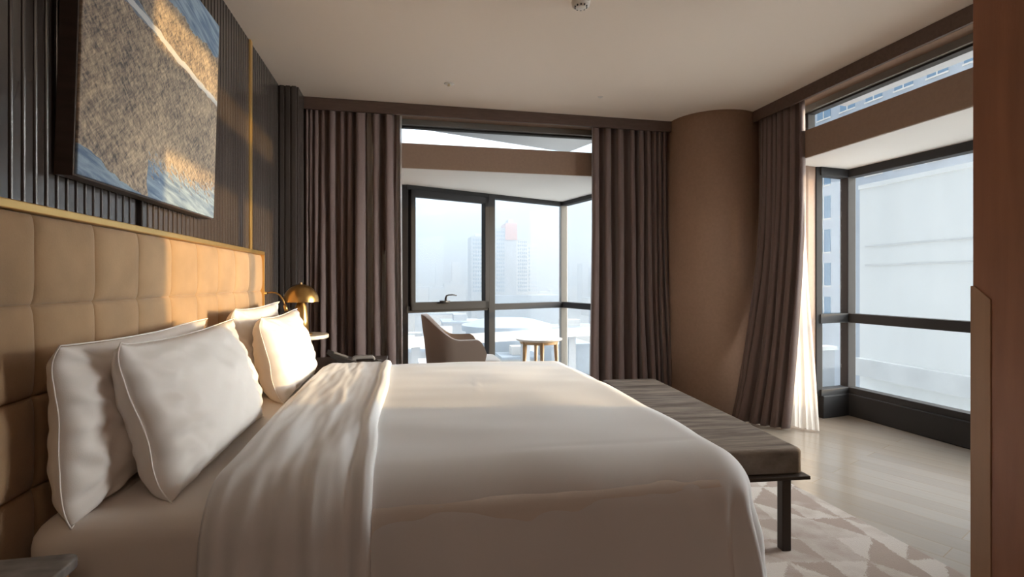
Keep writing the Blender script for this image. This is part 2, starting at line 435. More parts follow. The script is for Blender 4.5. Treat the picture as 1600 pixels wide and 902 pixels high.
# bay roofs (their undersides are the soffits) and the overhanging slabs above
far_bay = [(-.12, 5.08), (2.47, 5.08), (2.09, 6.63), (-.09, 5.75)]
right_bay = [(3.55, 1.56), (4.33, 1.56), (4.17, 4.20), (3.55, 4.12)]
bm = bmesh.new(); prism(bm, far_bay, ZB, ZB+.18); box(bm, -.12, 2.47, FY+.012, 5.08, ZB-.004, ZB)
struct(link('ceiling_far_bay', bm, M['soffit']), 'pale ceiling of the far window bay', 'ceiling')
bm = bmesh.new(); prism(bm, right_bay, ZB, ZB+.18); box(bm, RX+.012, 3.55, 1.61, 3.99, ZB-.004, ZB)
struct(link('ceiling_right_bay', bm, M['soffit']), 'pale ceiling of the right window bay', 'ceiling')
bm = bmesh.new(); prism(bm, [(-2.5, 5.09), (2.47, 5.09), (2.06, 6.42), (-.25, 5.64), (-2.5, 5.3)], 2.94, 3.14)
tag(link('overhang_slab', bm, M['concrete']), 'grey concrete overhang seen through the narrow far transom', 'overhang')
bm = bmesh.new(); prism(bm, [(3.56, -1.0), (4.30, -1.0), (4.15, 4.19), (3.56, 4.12)], 2.94, 3.14)
tag(link('overhang_slab', bm, M['concrete']), 'pale concrete overhang seen through the narrow right transom', 'overhang')

# wood partition at the right, its broad face turned to the bed
bm = bmesh.new(); box(bm, 1.904, 2.02, -.60, 1.405, 0, CZ)
wn = struct(link('wall_near', bm, M['part']), 'reddish brown wood partition at the right edge', 'wall'); bevel(wn, .003)
bm = bmesh.new()
zt = 1.235
pts = [(1.410, 0), (1.347, 0), (1.347, zt-.045), (1.398, zt), (1.410, zt)]
a = [bm.verts.new((1.900, y, z)) for y, z in pts]; b = [bm.verts.new((2.025, y, z)) for y, z in pts]
n = len(pts); bm.faces.new(a); bm.faces.new(b[::-1])
for i in range(n): bm.faces.new((a[i], b[i], b[(i+1) % n], a[(i+1) % n]))
bevel(struct(link('trim_5', bm, M['stile']), 'lighter wood edge strip with a slanted top on the partition', 'trim'), .002)

# fill lights added unseen behind the viewpoint to brighten the bed's near side
M['fill_glow'] = emis('fill_light_glow', (1.0, .77, .60), 62)
fill0 = None
for x, y in ((-.3, -.7), (.6, -.7), (1.4, -.9), (-.3, -1.6), (.6, -1.6), (1.4, -1.8)):
    if fill0 is None:
        fill0 = d_ = empty('fill_light', (x, y, CZ))
        bm = bmesh.new(); lathe(bm, [(.048, -.001), (.062, -.004), (.064, 0), (.048, 0), (.048, -.001)], 0, 0, 28, False); link('rim', bm, M['white_pl'], d_, True)
        bm = bmesh.new(); lathe(bm, [(0, -.002), (.047, -.002)], 0, 0, 28, False); link('diffuser', bm, M['fill_glow'], d_)
    else: d_ = copy_tree(fill0); d_.location = (x, y, CZ)
    tag(d_, 'round fill light added in the ceiling behind the viewpoint', 'ceiling light', 'added fill lights')

# ------------------------------------------------------------------ windows
def lerp2(p, q, t): return (p[0]+(q[0]-p[0])*t, p[1]+(q[1]-p[1])*t)

def pane(name, p, q, z0, z1, root, off=.0):
    bm = bmesh.new(); obox(bm, p, q, z0, z1, off-.004, off+.004)
    return link('pane', bm, M['glass'], root)

def bay(root, A, B, C, za, zb, bar, bar_h, head, mull, corner):
    """frame A-B-C, posts at ends, a transom bar, optional mullions"""
    bm = bmesh.new()
    def post(p, w=.05):
        box(bm, p[0]-w, p[0]+w, p[1]-w, p[1]+w, za, zb)
    for (p, q) in ((A, B), (B, C)):
        obox(bm, p, q, zb-head, zb, -.05, .05)
        obox(bm, p, q, za, za+.06, -.05, .05)
        obox(bm, p, q, bar, bar+bar_h, -.045, .045)
    f = link('window_frame', bm, M['frame'], root); bevel(f, .004)
    # corner and end posts, mullions
    for p, w, mm in ((A, .035, 'frame'), (B, .045, corner), (C, .04, 'jamb')):
        bm = bmesh.new(); box(bm, p[0]-w, p[0]+w, p[1]-w, p[1]+w, za, zb)
        o = link('post', bm, M[mm], root); bevel(o, .006)
    for (p, q, t, w) in mull:
        c0 = lerp2(p, q, t); L = math.hypot(q[0]-p[0], q[1]-p[1])
        bm = bmesh.new(); obox(bm, lerp2(p, q, t-w/L), lerp2(p, q, t+w/L), za, zb, -.055, .055)
        o = link('mullion', bm, M['frame'], root); bevel(o, .006)

# window_1 : far bay
w1 = struct(empty('window_1', (0, 0, 0)), 'far bay window of dark framed panes looking over the city', 'window')
bay(w1, P0, P1, P2, .03, ZB, .905, .075, .05, [(P0, P1, .485, .045)], 'jamb')
Lf = math.hypot(P1[0]-P0[0], P1[1]-P0[1])
pa, pb = lerp2(P0, P1, .02), lerp2(P0, P1, .465)
bm = bmesh.new()
obox(bm, pa, pb, ZB-.12, ZB-.045, -.062, .03); obox(bm, pa, pb, .93, 1.02, -.062, .03)
obox(bm, pa, lerp2(P0, P1, .02+.055/Lf), .93, ZB-.045, -.062, .03)
obox(bm, lerp2(P0, P1, .465-.055/Lf), pb, .93, ZB-.045, -.062, .03)
sash = link('sash', bm, M['frame'], w1); bevel(sash, .005)
c = lerp2(P0, P1, .20); d = ((P1[0]-P0[0])/Lf, (P1[1]-P0[1])/Lf); nrm = (d[1], -d[0])
bm = bmesh.new()
hb = (c[0]+nrm[0]*.07, c[1]+nrm[1]*.07)
obox(bm, (hb[0]-d[0]*.06, hb[1]-d[1]*.06), (hb[0]+d[0]*.06, hb[1]+d[1]*.06), 1.005, 1.035, -.012, .012)
tube(bm, [(hb[0]+d[0]*k, hb[1]+d[1]*k, z) for k, z in ((.01, 1.03), (.012, 1.06), (.022, 1.088), (.05, 1.097), (.10, 1.099), (.15, 1.09))], [.013, .013, .011, .009, .008, .007])
link('handle', bm, M['plastic'], sash, True)
pane('p', lerp2(P0, P1, .04), lerp2(P0, P1, .44), 1.01, ZB-.11, w1)
pane('p', lerp2(P0, P1, .50), lerp2(P0, P1, .99), .97, ZB-.04, w1)
pane('p', lerp2(P0, P1, .01), lerp2(P0, P1, .47), .08, .91, w1)
pane('p', lerp2(P0, P1, .50), lerp2(P0, P1, .99), .08, .91, w1)
pane('p', lerp2(P1, P2, .02), lerp2(P1, P2, .99), .97, ZB-.04, w1)
pane('p', lerp2(P1, P2, .02), lerp2(P1, P2, .99), .08, .91, w1)
bm = bmesh.new()
obox(bm, P0, P1, 0, .045, -.05, .08); obox(bm, P1, P2, 0, .045, -.05, .08)
link('sill_upstand', bm, M['frame'], w1)
bm = bmesh.new()                               # closed left cheek of the bay
obox(bm, (-.15, 5.06), (-.10, 5.72), 0, ZB, -.02, .05)
struct(link('wall_far_cheek', bm, M['beam']))

# window_2 : far transom
w2 = struct(empty('window_2', (0, 0, 0)), 'narrow transom light above the far window beam', 'window')
bm = bmesh.new()
box(bm, -.12, 2.47, 4.99, 5.05, 2.722, 2.737); box(bm, -.12, 2.47, 4.99, 5.05, ZT, ZT+.012)
box(bm, -.12, -.09, 4.99, 5.05, ZT, 2.79); box(bm, 2.44, 2.47, 4.99, 5.05, ZT, 2.79)
link('window_frame', bm, M['frame'], w2)
bm = bmesh.new(); box(bm, -.12, 2.47, 4.95, 5.06, 2.737, 2.79); link('head_rail', bm, M['jamb'], w2)
bm = bmesh.new(); box(bm, -.09, 2.44, 5.015, 5.023, ZT+.01, 2.74); link('pane', bm, M['glass'], w2)

# window_3 : right bay
w3 = struct(empty('window_3', (0, 0, 0)), 'right bay window of dark framed panes facing a white building', 'window')
bay(w3, Q0, Q1, Q2, .20, ZB, .865, .085, .075, [(Q1, Q2, .505, .04)], 'frame')
for (a_, b_) in ((.02, .98),):
    pane('p', lerp2(Q0, Q1, a_), lerp2(Q0, Q1, b_), .93, ZB-.06, w3); pane('p', lerp2(Q0, Q1, a_), lerp2(Q0, Q1, b_), .25, .88, w3)
for (a_, b_) in ((.015, .49), (.52, .985)):
    pane('p', lerp2(Q1, Q2, a_), lerp2(Q1, Q2, b_), .93, ZB-.06, w3); pane('p', lerp2(Q1, Q2, a_), lerp2(Q1, Q2, b_), .25, .88, w3)
bm = bmesh.new()
obox(bm, Q0, (Q1[0]-.03, Q1[1]), 0, .205, -.07, .05); obox(bm, (Q1[0], Q1[1]-.03), Q2, 0, .205, -.07, .05)
bevel(link('sill_upstand', bm, M['frame'], w3), .008)
bm = bmesh.new(); obox(bm, (3.53, 1.62), (4.25, 1.62), 0, ZB, -.08, .0)
struct(link('wall_right_cheek', bm, M['beam']))

# window_4 : right transom
w4 = struct(empty('window_4', (0, 0, 0)), 'narrow transom light above the right window beam', 'window')
bm = bmesh.new()
box(bm, 3.46, 3.53, 1.61, 3.93, 2.722, 2.737); box(bm, 3.46, 3.53, 1.61, 3.93, ZT, ZT+.012)
box(bm, 3.46, 3.53, 3.89, 3.93, ZT, 2.79); box(bm, 3.46, 3.53, 1.61, 1.64, ZT, 2.79)
link('window_frame', bm, M['frame'], w4)
bm = bmesh.new(); box(bm, 3.43, 3.54, 1.61, 3.93, 2.737, 2.79); link('head_rail', bm, M['jamb'], w4)
bm = bmesh.new(); box(bm, 3.49, 3.498, 1.64, 3.89, ZT+.01, 2.74); link('pane', bm, M['glass'], w4)
bm = bmesh.new(); box(bm, RX+.02, 3.55, 3.93, 3.99, ZT, 2.79); link('reveal', bm, M['soffit'], w4)

# ------------------------------------------------------------------ curtains
def curtain(name, T0, T1, B0, B1, z0, z1, folds, amp, mat_, seed, ease=1.6, parent=None, bot_amp=1.25, thick=.003, seg=14, rows=36, grade=0.0):
    rnd = random.Random(seed)
    w = [rnd.uniform(.7, 1.35)*(1+grade*(k/(folds-1)-.5)) for k in range(folds)]; s = sum(w); cum = [0]
    for k in w: cum.append(cum[-1]+k/s)
    am = [rnd.uniform(.55, 1.15) for _ in range(folds+1)]
    bm = bmesh.new(); rowsv = []
    dx, dy = T1[0]-T0[0], T1[1]-T0[1]; L = math.hypot(dx, dy); nx, ny = dy/L, -dx/L
    for j in range(rows+1):
        v = j/rows; e = v**ease; row = []
        for i in range(folds*seg+1):
            f = i/seg; k = min(int(f), folds-1); fr = f-k
            u = cum[k]+(cum[k+1]-cum[k])*fr
            ph = 2*PI*(k+fr)
            A = amp*(am[k]*(1-fr)+am[k+1]*fr)*(.75+(bot_amp-.75)*v)*min(1.6, max(.5, w[k]))*(1+.55*nz(u*9+seed, v*1.3, seed))
            wob = .030*nz(u*5+seed, v*1.8)*sstep(0, .6, v)+.004*nz(u*40, v*9, seed)
            sharp = math.sin(ph)+.25*math.sin(2*ph+.6)
            off = A*sharp + wob
            lat = -.25*A*math.sin(2*ph)
            u = min(1, max(0, u+.035*nz(u*6, v*1.1, seed+4)*sstep(.05, .7, v)*math.sin(PI*u)))
            px = (T0[0]+(T1[0]-T0[0])*u)*(1-e)+(B0[0]+(B1[0]-B0[0])*u)*e
            py = (T0[1]+(T1[1]-T0[1])*u)*(1-e)+(B0[1]+(B1[1]-B0[1])*u)*e
            row.append(bm.verts.new((px+nx*off+dx/L*lat, py+ny*off+dy/L*lat, z1+(z0-z1)*v)))
        rowsv.append(row)
    for A_, B_ in zip(rowsv, rowsv[1:]):
        for i in range(len(A_)-1): bm.faces.new((A_[i], A_[i+1], B_[i+1], B_[i]))
    o = link(name, bm, mat_, parent, True)
    if thick: solid(o, thick, 0)
    return o

tag(curtain('curtain', (-.86, 4.765), (-.065, 4.765), (-.86, 4.76), (-.04, 4.74), .012, 2.80, 10, .048, M['curtain'], 3, grade=1.3),
    'long plum brown curtain beside the brass lamp and slat wall', 'curtain', 'heavy curtains')
tag(curtain('curtain', (1.775, 4.765), (2.575, 4.765), (1.74, 4.73), (2.63, 4.74), .012, 2.80, 9, .058, M['curtain'], 11, grade=-1.1),
    'long plum brown curtain hanging left of the round column', 'curtain', 'heavy curtains')
tag(curtain('curtain', (3.262, 4.24), (3.262, 3.755), (2.86, 4.10), (3.10, 3.765), .012, 2.80, 7, .036, M['curtain'], 23, ease=2.6, grade=.9),
    'plum brown curtain sweeping to the floor right of the round column', 'curtain', 'heavy curtains')
tag(curtain('sheer_curtain', (3.30, 3.93), (3.30, 3.765), (3.20, 3.86), (3.33, 3.64), .012, 2.78, 6, .012, M['sheer'], 31, ease=2.0, thick=0),
    'white sheer curtain gathered at the right bay window', 'curtain', 'sheer curtains')
tag(curtain('sheer_curtain', (-.5, 4.812), (-.045, 4.812), (-.5, 4.812), (-.035, 4.81), .012, 2.78, 9, .010, M['sheer'], 37, thick=0),
    'white sheer edge peeping out behind the curtain at the far bay', 'curtain', 'sheer curtains')

# ------------------------------------------------------------------ headboard
hb_ = empty('headboard', (-.98, 2.47, 0))
tag(hb_, 'wide tan suede headboard of square padded panels with brass edging', 'headboard')
inv = Matrix.Translation(Vector((.98, -2.47, 0)))
def place(o):                                   # world-built part under a moved parent
    o.matrix_parent_inverse = o.parent.matrix_basis.inverted(); return o
ys = [1.17]+[1.578+.2665*k for k in range(-1, 8)]+[3.735]
zs = [.03, .22, .46, .704, .946, 1.187, 1.428]
bm = bmesh.new(); X0 = -.948
NB = 10
grid = {}
def cell(t): return max(0, 1-abs(2*t-1)**5)**.42
FS = [0, .010, .028, .06, .11, .19, .30, .42, .5, .58, .70, .81, .89, .94, .972, .990]
gy = [(i, k) for i in range(len(ys)-1) for k in FS]+[(len(ys)-2, 1.0)]
gz = [(i, k) for i in range(len(zs)-1) for k in FS]+[(len(zs)-2, 1.0)]
vv = []
for (iz, fz) in gz:
    row = []
    for (iy, fy) in gy:
        y_ = ys[iy]+(ys[iy+1]-ys[iy])*fy; z_ = zs[iz]+(zs[iz+1]-zs[iz])*fz
        dd = min(1, cell(fy)*cell(fz)+0.0)
        dd = .026*dd+.002*nz(y_*9, z_*9)
        row.append(bm.verts.new((X0-.026+dd, y_, z_)))
    vv.append(row)
for A_, B_ in zip(vv, vv[1:]):
    for i in range(len(A_)-1): bm.faces.new((A_[i], A_[i+1], B_[i+1], B_[i]))
o = link('padded_panel', bm, M['suede'], hb_, True); place(o)
bm = bmesh.new(); box(bm, -1.02, X0-.034, 1.172, 3.733, .02, 1.427)
place(link('backing', bm, M['wood_dark'], hb_))
bm = bmesh.new(); box(bm, -1.02, X0+.002, 1.16, 3.748, 1.429, 1.452); box(bm, -1.02, X0+.002, 3.736, 3.748, .02, 1.43); box(bm, -1.02, X0+.002, 1.158, 1.17, .02, 1.43)
o = place(link('edging', bm, M['brass'], hb_)); bevel(o, .003); o['label'] = 'brushed brass edging'

# ------------------------------------------------------------------ painting
pt = empty('painting', (-1.015, 1.74, 1.565)); pt.rotation_euler = (0, R(1.6), 0)
tag(pt, 'large abstract straw brown and blue painting hung over the headboard', 'painting')
bm = bmesh.new(); box(bm, .045, .058, .006, 1.10, .006, .98)
o = link('canvas', bm, M['art'], pt); bevel(o, .003)
bm = bmesh.new(); box(bm, 0, .050, 0, 1.106, 0, .986)
bevel(link('frame', bm, M['wood_dark'], pt), .002)

# ------------------------------------------------------------------ bed
BY0, BY1 = 1.45, 3.53
bed = empty('bed', (.1, 2.49, 0)); tag(bed, 'wide bed with a white sheeted mattress against the tan headboard', 'bed')
def rbox(bm, x0, x1, y0, y1, z0, z1, r, n=5, sag=None):
    """box with rounded vertical corners and rounded top edge, as stacked rings"""
    def ring(inset, z):
        pts = []
        rr = max(.004, r-inset*.3)
        for cx, cy, a0 in ((x1-rr-inset, y1-rr-inset, 0), (x0+rr+inset, y1-rr-inset, 90), (x0+rr+inset, y0+rr+inset, 180), (x1-rr-inset, y0+rr+inset, 270)):
            for k in range(n+1):
                a = R(a0+90*k/n); pts.append(bm.verts.new((cx+rr*math.cos(a), cy+rr*math.sin(a), z)))
        return pts
    rings = [ring(r*.3*(1-math.sin(R(k*30))), z0+r*.3*(1-math.cos(R(90-k*30)))*0+r*.3*math.sin(R(k*30))*0+ (r*.3)*(k/3)) for k in range(4)]
    rings += [ring(r*.6*(1-math.cos(R(k*18))), z1-r*.6+r*.6*math.sin(R(k*18))) for k in range(6)]
    for A_, B_ in zip(rings, rings[1:]):
        m_ = len(A_)
        for i in range(m_): bm.faces.new((A_[i], A_[(i+1) % m_], B_[(i+1) % m_], B_[i]))
    bm.faces.new(rings[0][::-1]); bm.faces.new(rings[-1])
bm = bmesh.new(); rbox(bm, -.925, 1.06, BY0-.02, BY1, .30, .652, .10, 8)
o = place(link('mattress', bm, M['mattress'], bed, True))
bm = bmesh.new(); box(bm, -.92, 1.04, BY0+.04, BY1-.04, .09, .31)
o = place(link('bed_base', bm, M['wood_dark'], bed)); bevel(o, .01)
for x, y in ((-.8, BY0+.15), (-.8, BY1-.15), (.92, BY0+.15), (.92, BY1-.15)):
    bm = bmesh.new(); box(bm, x-.03, x+.03, y-.03, y+.03, .012, .095); place(link('leg', bm, M['black'], bed))

# duvet draped over mattress
def drape_pt(s, t, lift, fold=False):
    xf, yn, yf, r = .985, 1.575, 3.40, .15
    ox = max(0, s-xf); oyn = max(0, yn-t); oyf = max(0, t-yf); oy = oyn if oyn > 0 else -oyf
    mx_ = max(ox, abs(oy)); mn_ = min(ox, abs(oy))
    top = .712 + .012*math.sin(PI*(t-yn)/(yf-yn))*1.0 - .012*sstep(.4, 1.0, s)
    cx, cy = min(s, xf), min(max(t, yn), yf)
    if mx_ == 0:
        a = 0; dirx = diry = 0; hor = drop = 0; d = 0
    else:
        d = mx_*(1+.05*mn_/mx_)
        L = math.hypot(ox, oy); dirx, diry = ox/L, -oy/L
        q = r*PI/2
        if d < q: a = d/r; hor = r*math.sin(a); drop = r*(1-math.cos(a))
        else: a = PI/2; hor = r+.10*(d-q); drop = r+(d-q)*.99
    wav = 0
    if d > .1:
        along = (s if abs(oy) >= ox else t)
        g = sstep(.1, .55, d)
        wav = g*(.018*math.sin(along*9+1.3*math.sin(along*4))+.012*nz(along*6, d*1.5, 3))
        if mn_ > 0: wav += g*.035*math.sin(math.atan2(abs(oy), max(ox, 1e-6))*7)
    # cloth wrinkles
    if fold:
        wr = .010*nz(s*17+.8*nz(t*2, s*3), t*2.2+d*.5, 1.5)*(.5+sstep(2.6, 1.5, t))+.004*nz(s*34, t*5, 4)
    else:
        wr = .006*nz(s*2.2, t*6, 2)+.004*nz(s*4, t*3, 9)
        if d > .08: wr += .007*nz(s*11+3*t, t*3, 5)*sstep(.08, .3, d)
        yl = 1.60+.05*(s-.4)
        if .25 < s < 1.0: wr += (-.0035*math.exp(-((t-yl)/.012)**2))*sstep(.25, .5, s)
        yl2 = 2.3+.5*(s-.3)
        if .30 < s < .42: wr += .003*math.exp(-((s-.35-.1*(t-2.6))/.006)**2)*sstep(.3, 0, abs(t-2.6))
    ln = lift+wr
    nx_, ny_, nz_ = dirx*math.sin(a), diry*math.sin(a), math.cos(a)
    h_ = hor+wav
    return Vector((cx+dirx*h_+nx_*ln, cy+diry*h_+ny_*ln, top-drop+nz_*ln))

def cloth(s0, s1, t0, t1, ns, nt_, lift, fold=False):
    bm = bmesh.new(); g = []
    for j in range(nt_+1):
        t_ = t0+(t1-t0)*j/nt_
        row = []
        for i in range(ns+1):
            s_ = s0+(s1-s0)*i/ns
            li = lift
            if fold:                            # rolled hem and a soft turn at the head side
                q = i/ns
                li = lift*sstep(0, .12, q)+.012*math.exp(-((s_+.125)/.02)**2)+.006*math.exp(-((s_+.155)/.010)**2)*-1
                if q > .985: li *= .15
                s_ += .012*nz(t_*1.7, 8)*(q)
            row.append(bm.verts.new(drape_pt(s_, t_, li, fold)))
        g.append(row)
    for A_, B_ in zip(g, g[1:]):
        for i in range(len(A_)-1): bm.faces.new((A_[i], A_[i+1], B_[i+1], B_[i]))
    return bm
HEM = .60
dv = empty('duvet', (.3, 2.49, .3)); tag(dv, 'white duvet draped over the bed with its top turned back', 'duvet')
o = place(link('duvet_cover', cloth(-.50, .985+HEM, 1.575-HEM, 3.40+HEM, 120, 190, .0), M['linen'], dv, True)); solid(o, .035, -1)
o = place(link('turned_back_fold', cloth(-.515, -.095, 1.575-HEM+.02, 3.40+HEM-.02, 60, 190, .020, True), M['linen'], dv, True)); solid(o, .018, -1)

# ------------------------------------------------------------------ pillows
def pillow(name, label, c, W, Hh, T, lean, yaw, seed, roll=0, parentless=True):
    """c = bottom centre; width along y, height along z, front towards +x"""
    root = empty(name, c, 0); root.rotation_euler = (R(roll), -R(lean), R(yaw))
    tag(root, label, 'pillow', 'white bed pillows')
    bm = bmesh.new(); nu, nv = 56, 40
    fr, bk = [], []
    for j in range(nv+1):
        v = -1+2*j/nv; rf, rb_ = [], []
        for i in range(nu+1):
            u = -1+2*i/nu
            edge = max(0, (1-abs(u)**2.6))*max(0, (1-abs(v)**2.6))
            th = T*.5*edge**.42*(1-.18*v)
            y_ = W/2*u*(1-.055*(1-v*v))
            z_ = Hh/2*v*(1-.075*(1-u*u))+Hh/2
            # dog-ear corners flop forward a little
            corner = (abs(u)**6)*(abs(v)**6)
            x_ = .03*corner+.010*nz(u*2+seed, v*2)
            w_ = .012*nz(u*5+seed, v*4+seed)*edge**.5
            rad = math.hypot(abs(u)-1, abs(v)-1)
            w_ += .016*math.sin(10*(abs(u)-abs(v))*2+seed+2*nz(u*3, v*3, seed))*math.exp(-(rad/.33)**2)*edge**.35
            w_ += .030*nz(u*9+seed, v*6.5+u*4)*sstep(.35, .95, abs(u))*edge**.3+.012*nz(u*4, v*12+seed)*sstep(.5, 1, abs(v))*edge**.3
            rf.append(bm.verts.new((x_+th+w_, y_, z_)))
            if 0 < i < nu and 0 < j < nv: rb_.append(bm.verts.new((x_-th+w_*.5, y_, z_)))
            else: rb_.append(rf[-1])
        fr.append(rf); bk.append(rb_)
    for j in range(nv):
        for i in range(nu):
            bm.faces.new((fr[j][i], fr[j][i+1], fr[j+1][i+1], fr[j+1][i]))
            q = (bk[j][i], bk[j+1][i], bk[j+1][i+1], bk[j][i+1])
            if len(set(q)) >= 3:
                try: bm.faces.new(q)
                except ValueError: pass
    rim = [fr[0][i].co.copy() for i in range(nu+1)]+[fr[j][nu].co.copy() for j in range(1, nv+1)]+[fr[nv][i].co.copy() for i in range(nu-1, -1, -1)]+[fr[j][0].co.copy() for j in range(nv-1, 0, -1)]
    o = link('pillowcase', bm, M['pillow'], root, True); subd(o, 1)
    bm = bmesh.new(); rim.append(rim[0]); tube(bm, rim, .0022, 6)
    link('seam', bm, M['piping'], root, True)
    return root

pillow('pillow', 'white pillow leaning on the headboard at the end nearest the camera', (-.835, 1.915, .642), .94, .45, .17, 3, 0, 1)
pillow('pillow', 'big white pillow propped in front on the near side of the bed', (-.645, 1.985, .642), .90, .455, .22, 16, 0, 5.3)
pillow('pillow', 'white pillow leaning on the headboard next to the brass lamp', (-.822, 3.15, .642), .88, .475, .17, 3, 0, 9.1)
pillow('pillow', 'plump sunlit white pillow propped in front on the far side', (-.615, 3.07, .642), .80, .44, .22, 13, 0, 13.7)

# ------------------------------------------------------------------ bench
bn = empty('bench', (1.665, 2.955, 0)); bn.rotation_euler.z = R(-4.6)
tag(bn, 'long taupe velvet bench on dark legs at the foot of the bed', 'bench')
LB = 1.75; WB = .44
bm = bmesh.new(); rbox(bm, -WB/2, WB/2, -LB/2, LB/2, .352, .470, .03, 5)
o = link('cushion', bm, M['bench'], bn); bevel(o, .006)
bm = bmesh.new(); tube(bm, [(WB/2-.012, -LB/2+.02, .463), (WB/2-.012, LB/2-.02, .463)], .004, 6); tube(bm, [(-WB/2+.02, -LB/2+.012, .463), (WB/2-.02, -LB/2+.012, .463)], .004, 6)
link('piping', bm, M['bench'], bn, True)
bm = bmesh.new(); box(bm, -WB/2-.01, WB/2+.012, -LB/2-.03, LB/2+.02, .336, .353)
bevel(link('base_board', bm, M['black'], bn), .003)
for x in (-WB/2+.07, WB/2-.105):
    for y in (-LB/2-.015, LB/2-.03):
        bm = bmesh.new(); box(bm, x-.022, x+.022, y-.012, y+.028, .0125, .338)
        bevel(link('leg', bm, M['black'], bn), .003)

# rug
bm = bmesh.new(); rbox(bm, -.75, 2.31, .3, 2.86+.9, .0, .012, .01, 3)
tag(link('rug', bm, M['rug']), 'pale rug with a brown triangle pattern under bed and bench', 'rug')

# ------------------------------------------------------------------ near bedside console
ns = empty('bedside_console', (-.87, 1.05, 0)); tag(ns, 'dark marble topped bedside console in the lower left corner', 'bedside table')
bm = bmesh.new()
pts = [(-.97, .70), (-.735, .70), (-.735, 1.33)]+[(-.765+.03*math.cos(R(a)), 1.335+.03*math.sin(R(a))) for a in (20, 45, 70, 90)]+[(-.97, 1.365)]
prism(bm, pts, .597, .622); o = place(link('marble_top', bm, M['marble'], ns)); bevel(o, .004, 3)
bm = bmesh.new(); box(bm, -.965, -.775, .72, 1.34, .25, .50); bevel(place(link('cabinet_body', bm, M['wood_dark'], ns)), .006)
for y in (.73, 1.325):
    bm = bmesh.new(); box(bm, -.763, -.747, y-.008, y+.008, .0, .597); bevel(place(link('leg', bm, M['brass'], ns)), .002)
    bm = bmesh.new(); box(bm, -.966, -.950, y-.008, y+.008, .0, .597); bevel(place(link('leg', bm, M['brass'], ns)), .002)
bm = bmesh.new(); box(bm, -.775, -.768, .73, 1.33, .27, .48); dr = place(link('drawer', bm, M['wood_dark'], ns)); bevel(dr, .002)
bm = bmesh.new(); box(bm, -.768, -.752, .95, 1.10, .46, .475); o = link('handle', bm, M['brass'], dr); bevel(o, .002)

# far bedside cabinet with a raised round marble shelf
fs = empty('bedside_cabinet', (-.56, 3.98, 0)); tag(fs, 'dark bedside cabinet with a raised round marble shelf beyond the bed', 'bedside table')
bm = bmesh.new(); box(bm, -.965, -.16, 3.76, 4.26, .06, .63); bevel(place(link('cabinet_body', bm, M['wood_dark'], fs)), .006)
bm = bmesh.new(); box(bm, -.97, -.15, 3.75, 4.27, .63, .65); bevel(place(link('cabinet_top', bm, M['wood_dark'], fs)), .004)
bm = bmesh.new(); box(bm, -.16, -.148, 3.78, 4.24, .10, .60); dr = place(link('door', bm, M['wood_dark'], fs))
bm = bmesh.new(); box(bm, -.148, -.13, 3.82, 3.835, .32, .46); link('handle', bm, M['brass'], dr)
bm = bmesh.new(); lathe(bm, [(.0, .843), (.175, .843), (.180, .848), (.180, .866), (.176, .870), (0, .870)], -.735, 3.90, 56)
o = place(link('round_shelf', bm, M['marble_light'], fs)); o['label'] = 'pale round marble shelf'
bm = bmesh.new(); lathe(bm, [(.022, .65), (.022, .843)], -.735, 3.90, 24); place(link('stem', bm, M['brass'], fs, True))

# table lamp
LX, LY, LZ = -.735, 3.86, .8705
lp = empty('table_lamp', (LX, LY, LZ)); tag(lp, 'brass dome table lamp on the round marble shelf', 'lamp')
bm = bmesh.new()
prof = [(.119*math.cos(R(a)), .235+.125*math.sin(R(a))) for a in range(0, 90, 6)]+[(.006, .36)]
inner = [(.115*math.cos(R(a)), .235+.121*math.sin(R(a))) for a in range(84, -1, -6)]
lathe(bm, prof+[(.006, .356)]+inner+[(.119, .235)], 0, 0, 64, False)
link('lamp_shade', bm, M['lamp_brass'], lp, True)
bm = bmesh.new(); lathe(bm, [(0, .358), (.006, .359), (.008, .366), (.006, .373), (0, .376)], 0, 0, 20); link('finial', bm, M['pale_metal'], lp, True)
bm = bmesh.new(); lathe(bm, [(0, 0.012), (.052, .012), (.050, .10), (.040, .20), (.022, .238), (.012, .30), (0, .30)], 0, 0, 40); link('lamp_body', bm, M['lamp_brass'], lp, True)
bm = bmesh.new(); lathe(bm, [(0, 0), (.075, 0), (.076, .006), (.072, .012), (0, .013)], 0, 0, 40); link('base', bm, M['lamp_brass'], lp, True)

# reading light on the headboard
rl = empty('reading_light', (-.946, 3.752, 1.17)); tag(rl, 'slim curved brass reading light on the end of the headboard', 'lamp')
bm = bmesh.new(); tube(bm, [(0, 0, 0), (.010, 0, 0)], .012, 16); link('mount', bm, M['lamp_brass'], rl, True)
bm = bmesh.new(); tube(bm, [(.008, 0, 0), (.04, 0, .006), (.07, .003, .002), (.095, .006, -.016), (.115, .010, -.05), (.125, .010, -.085)], .0055, 10); link('arm', bm, M['lamp_brass'], rl, True)
bm = bmesh.new(); tube(bm, [(.123, .010, -.08), (.135, .010, -.125)], [.010, .013], 14); link('lamp_head', bm, M['lamp_brass'], rl, True)

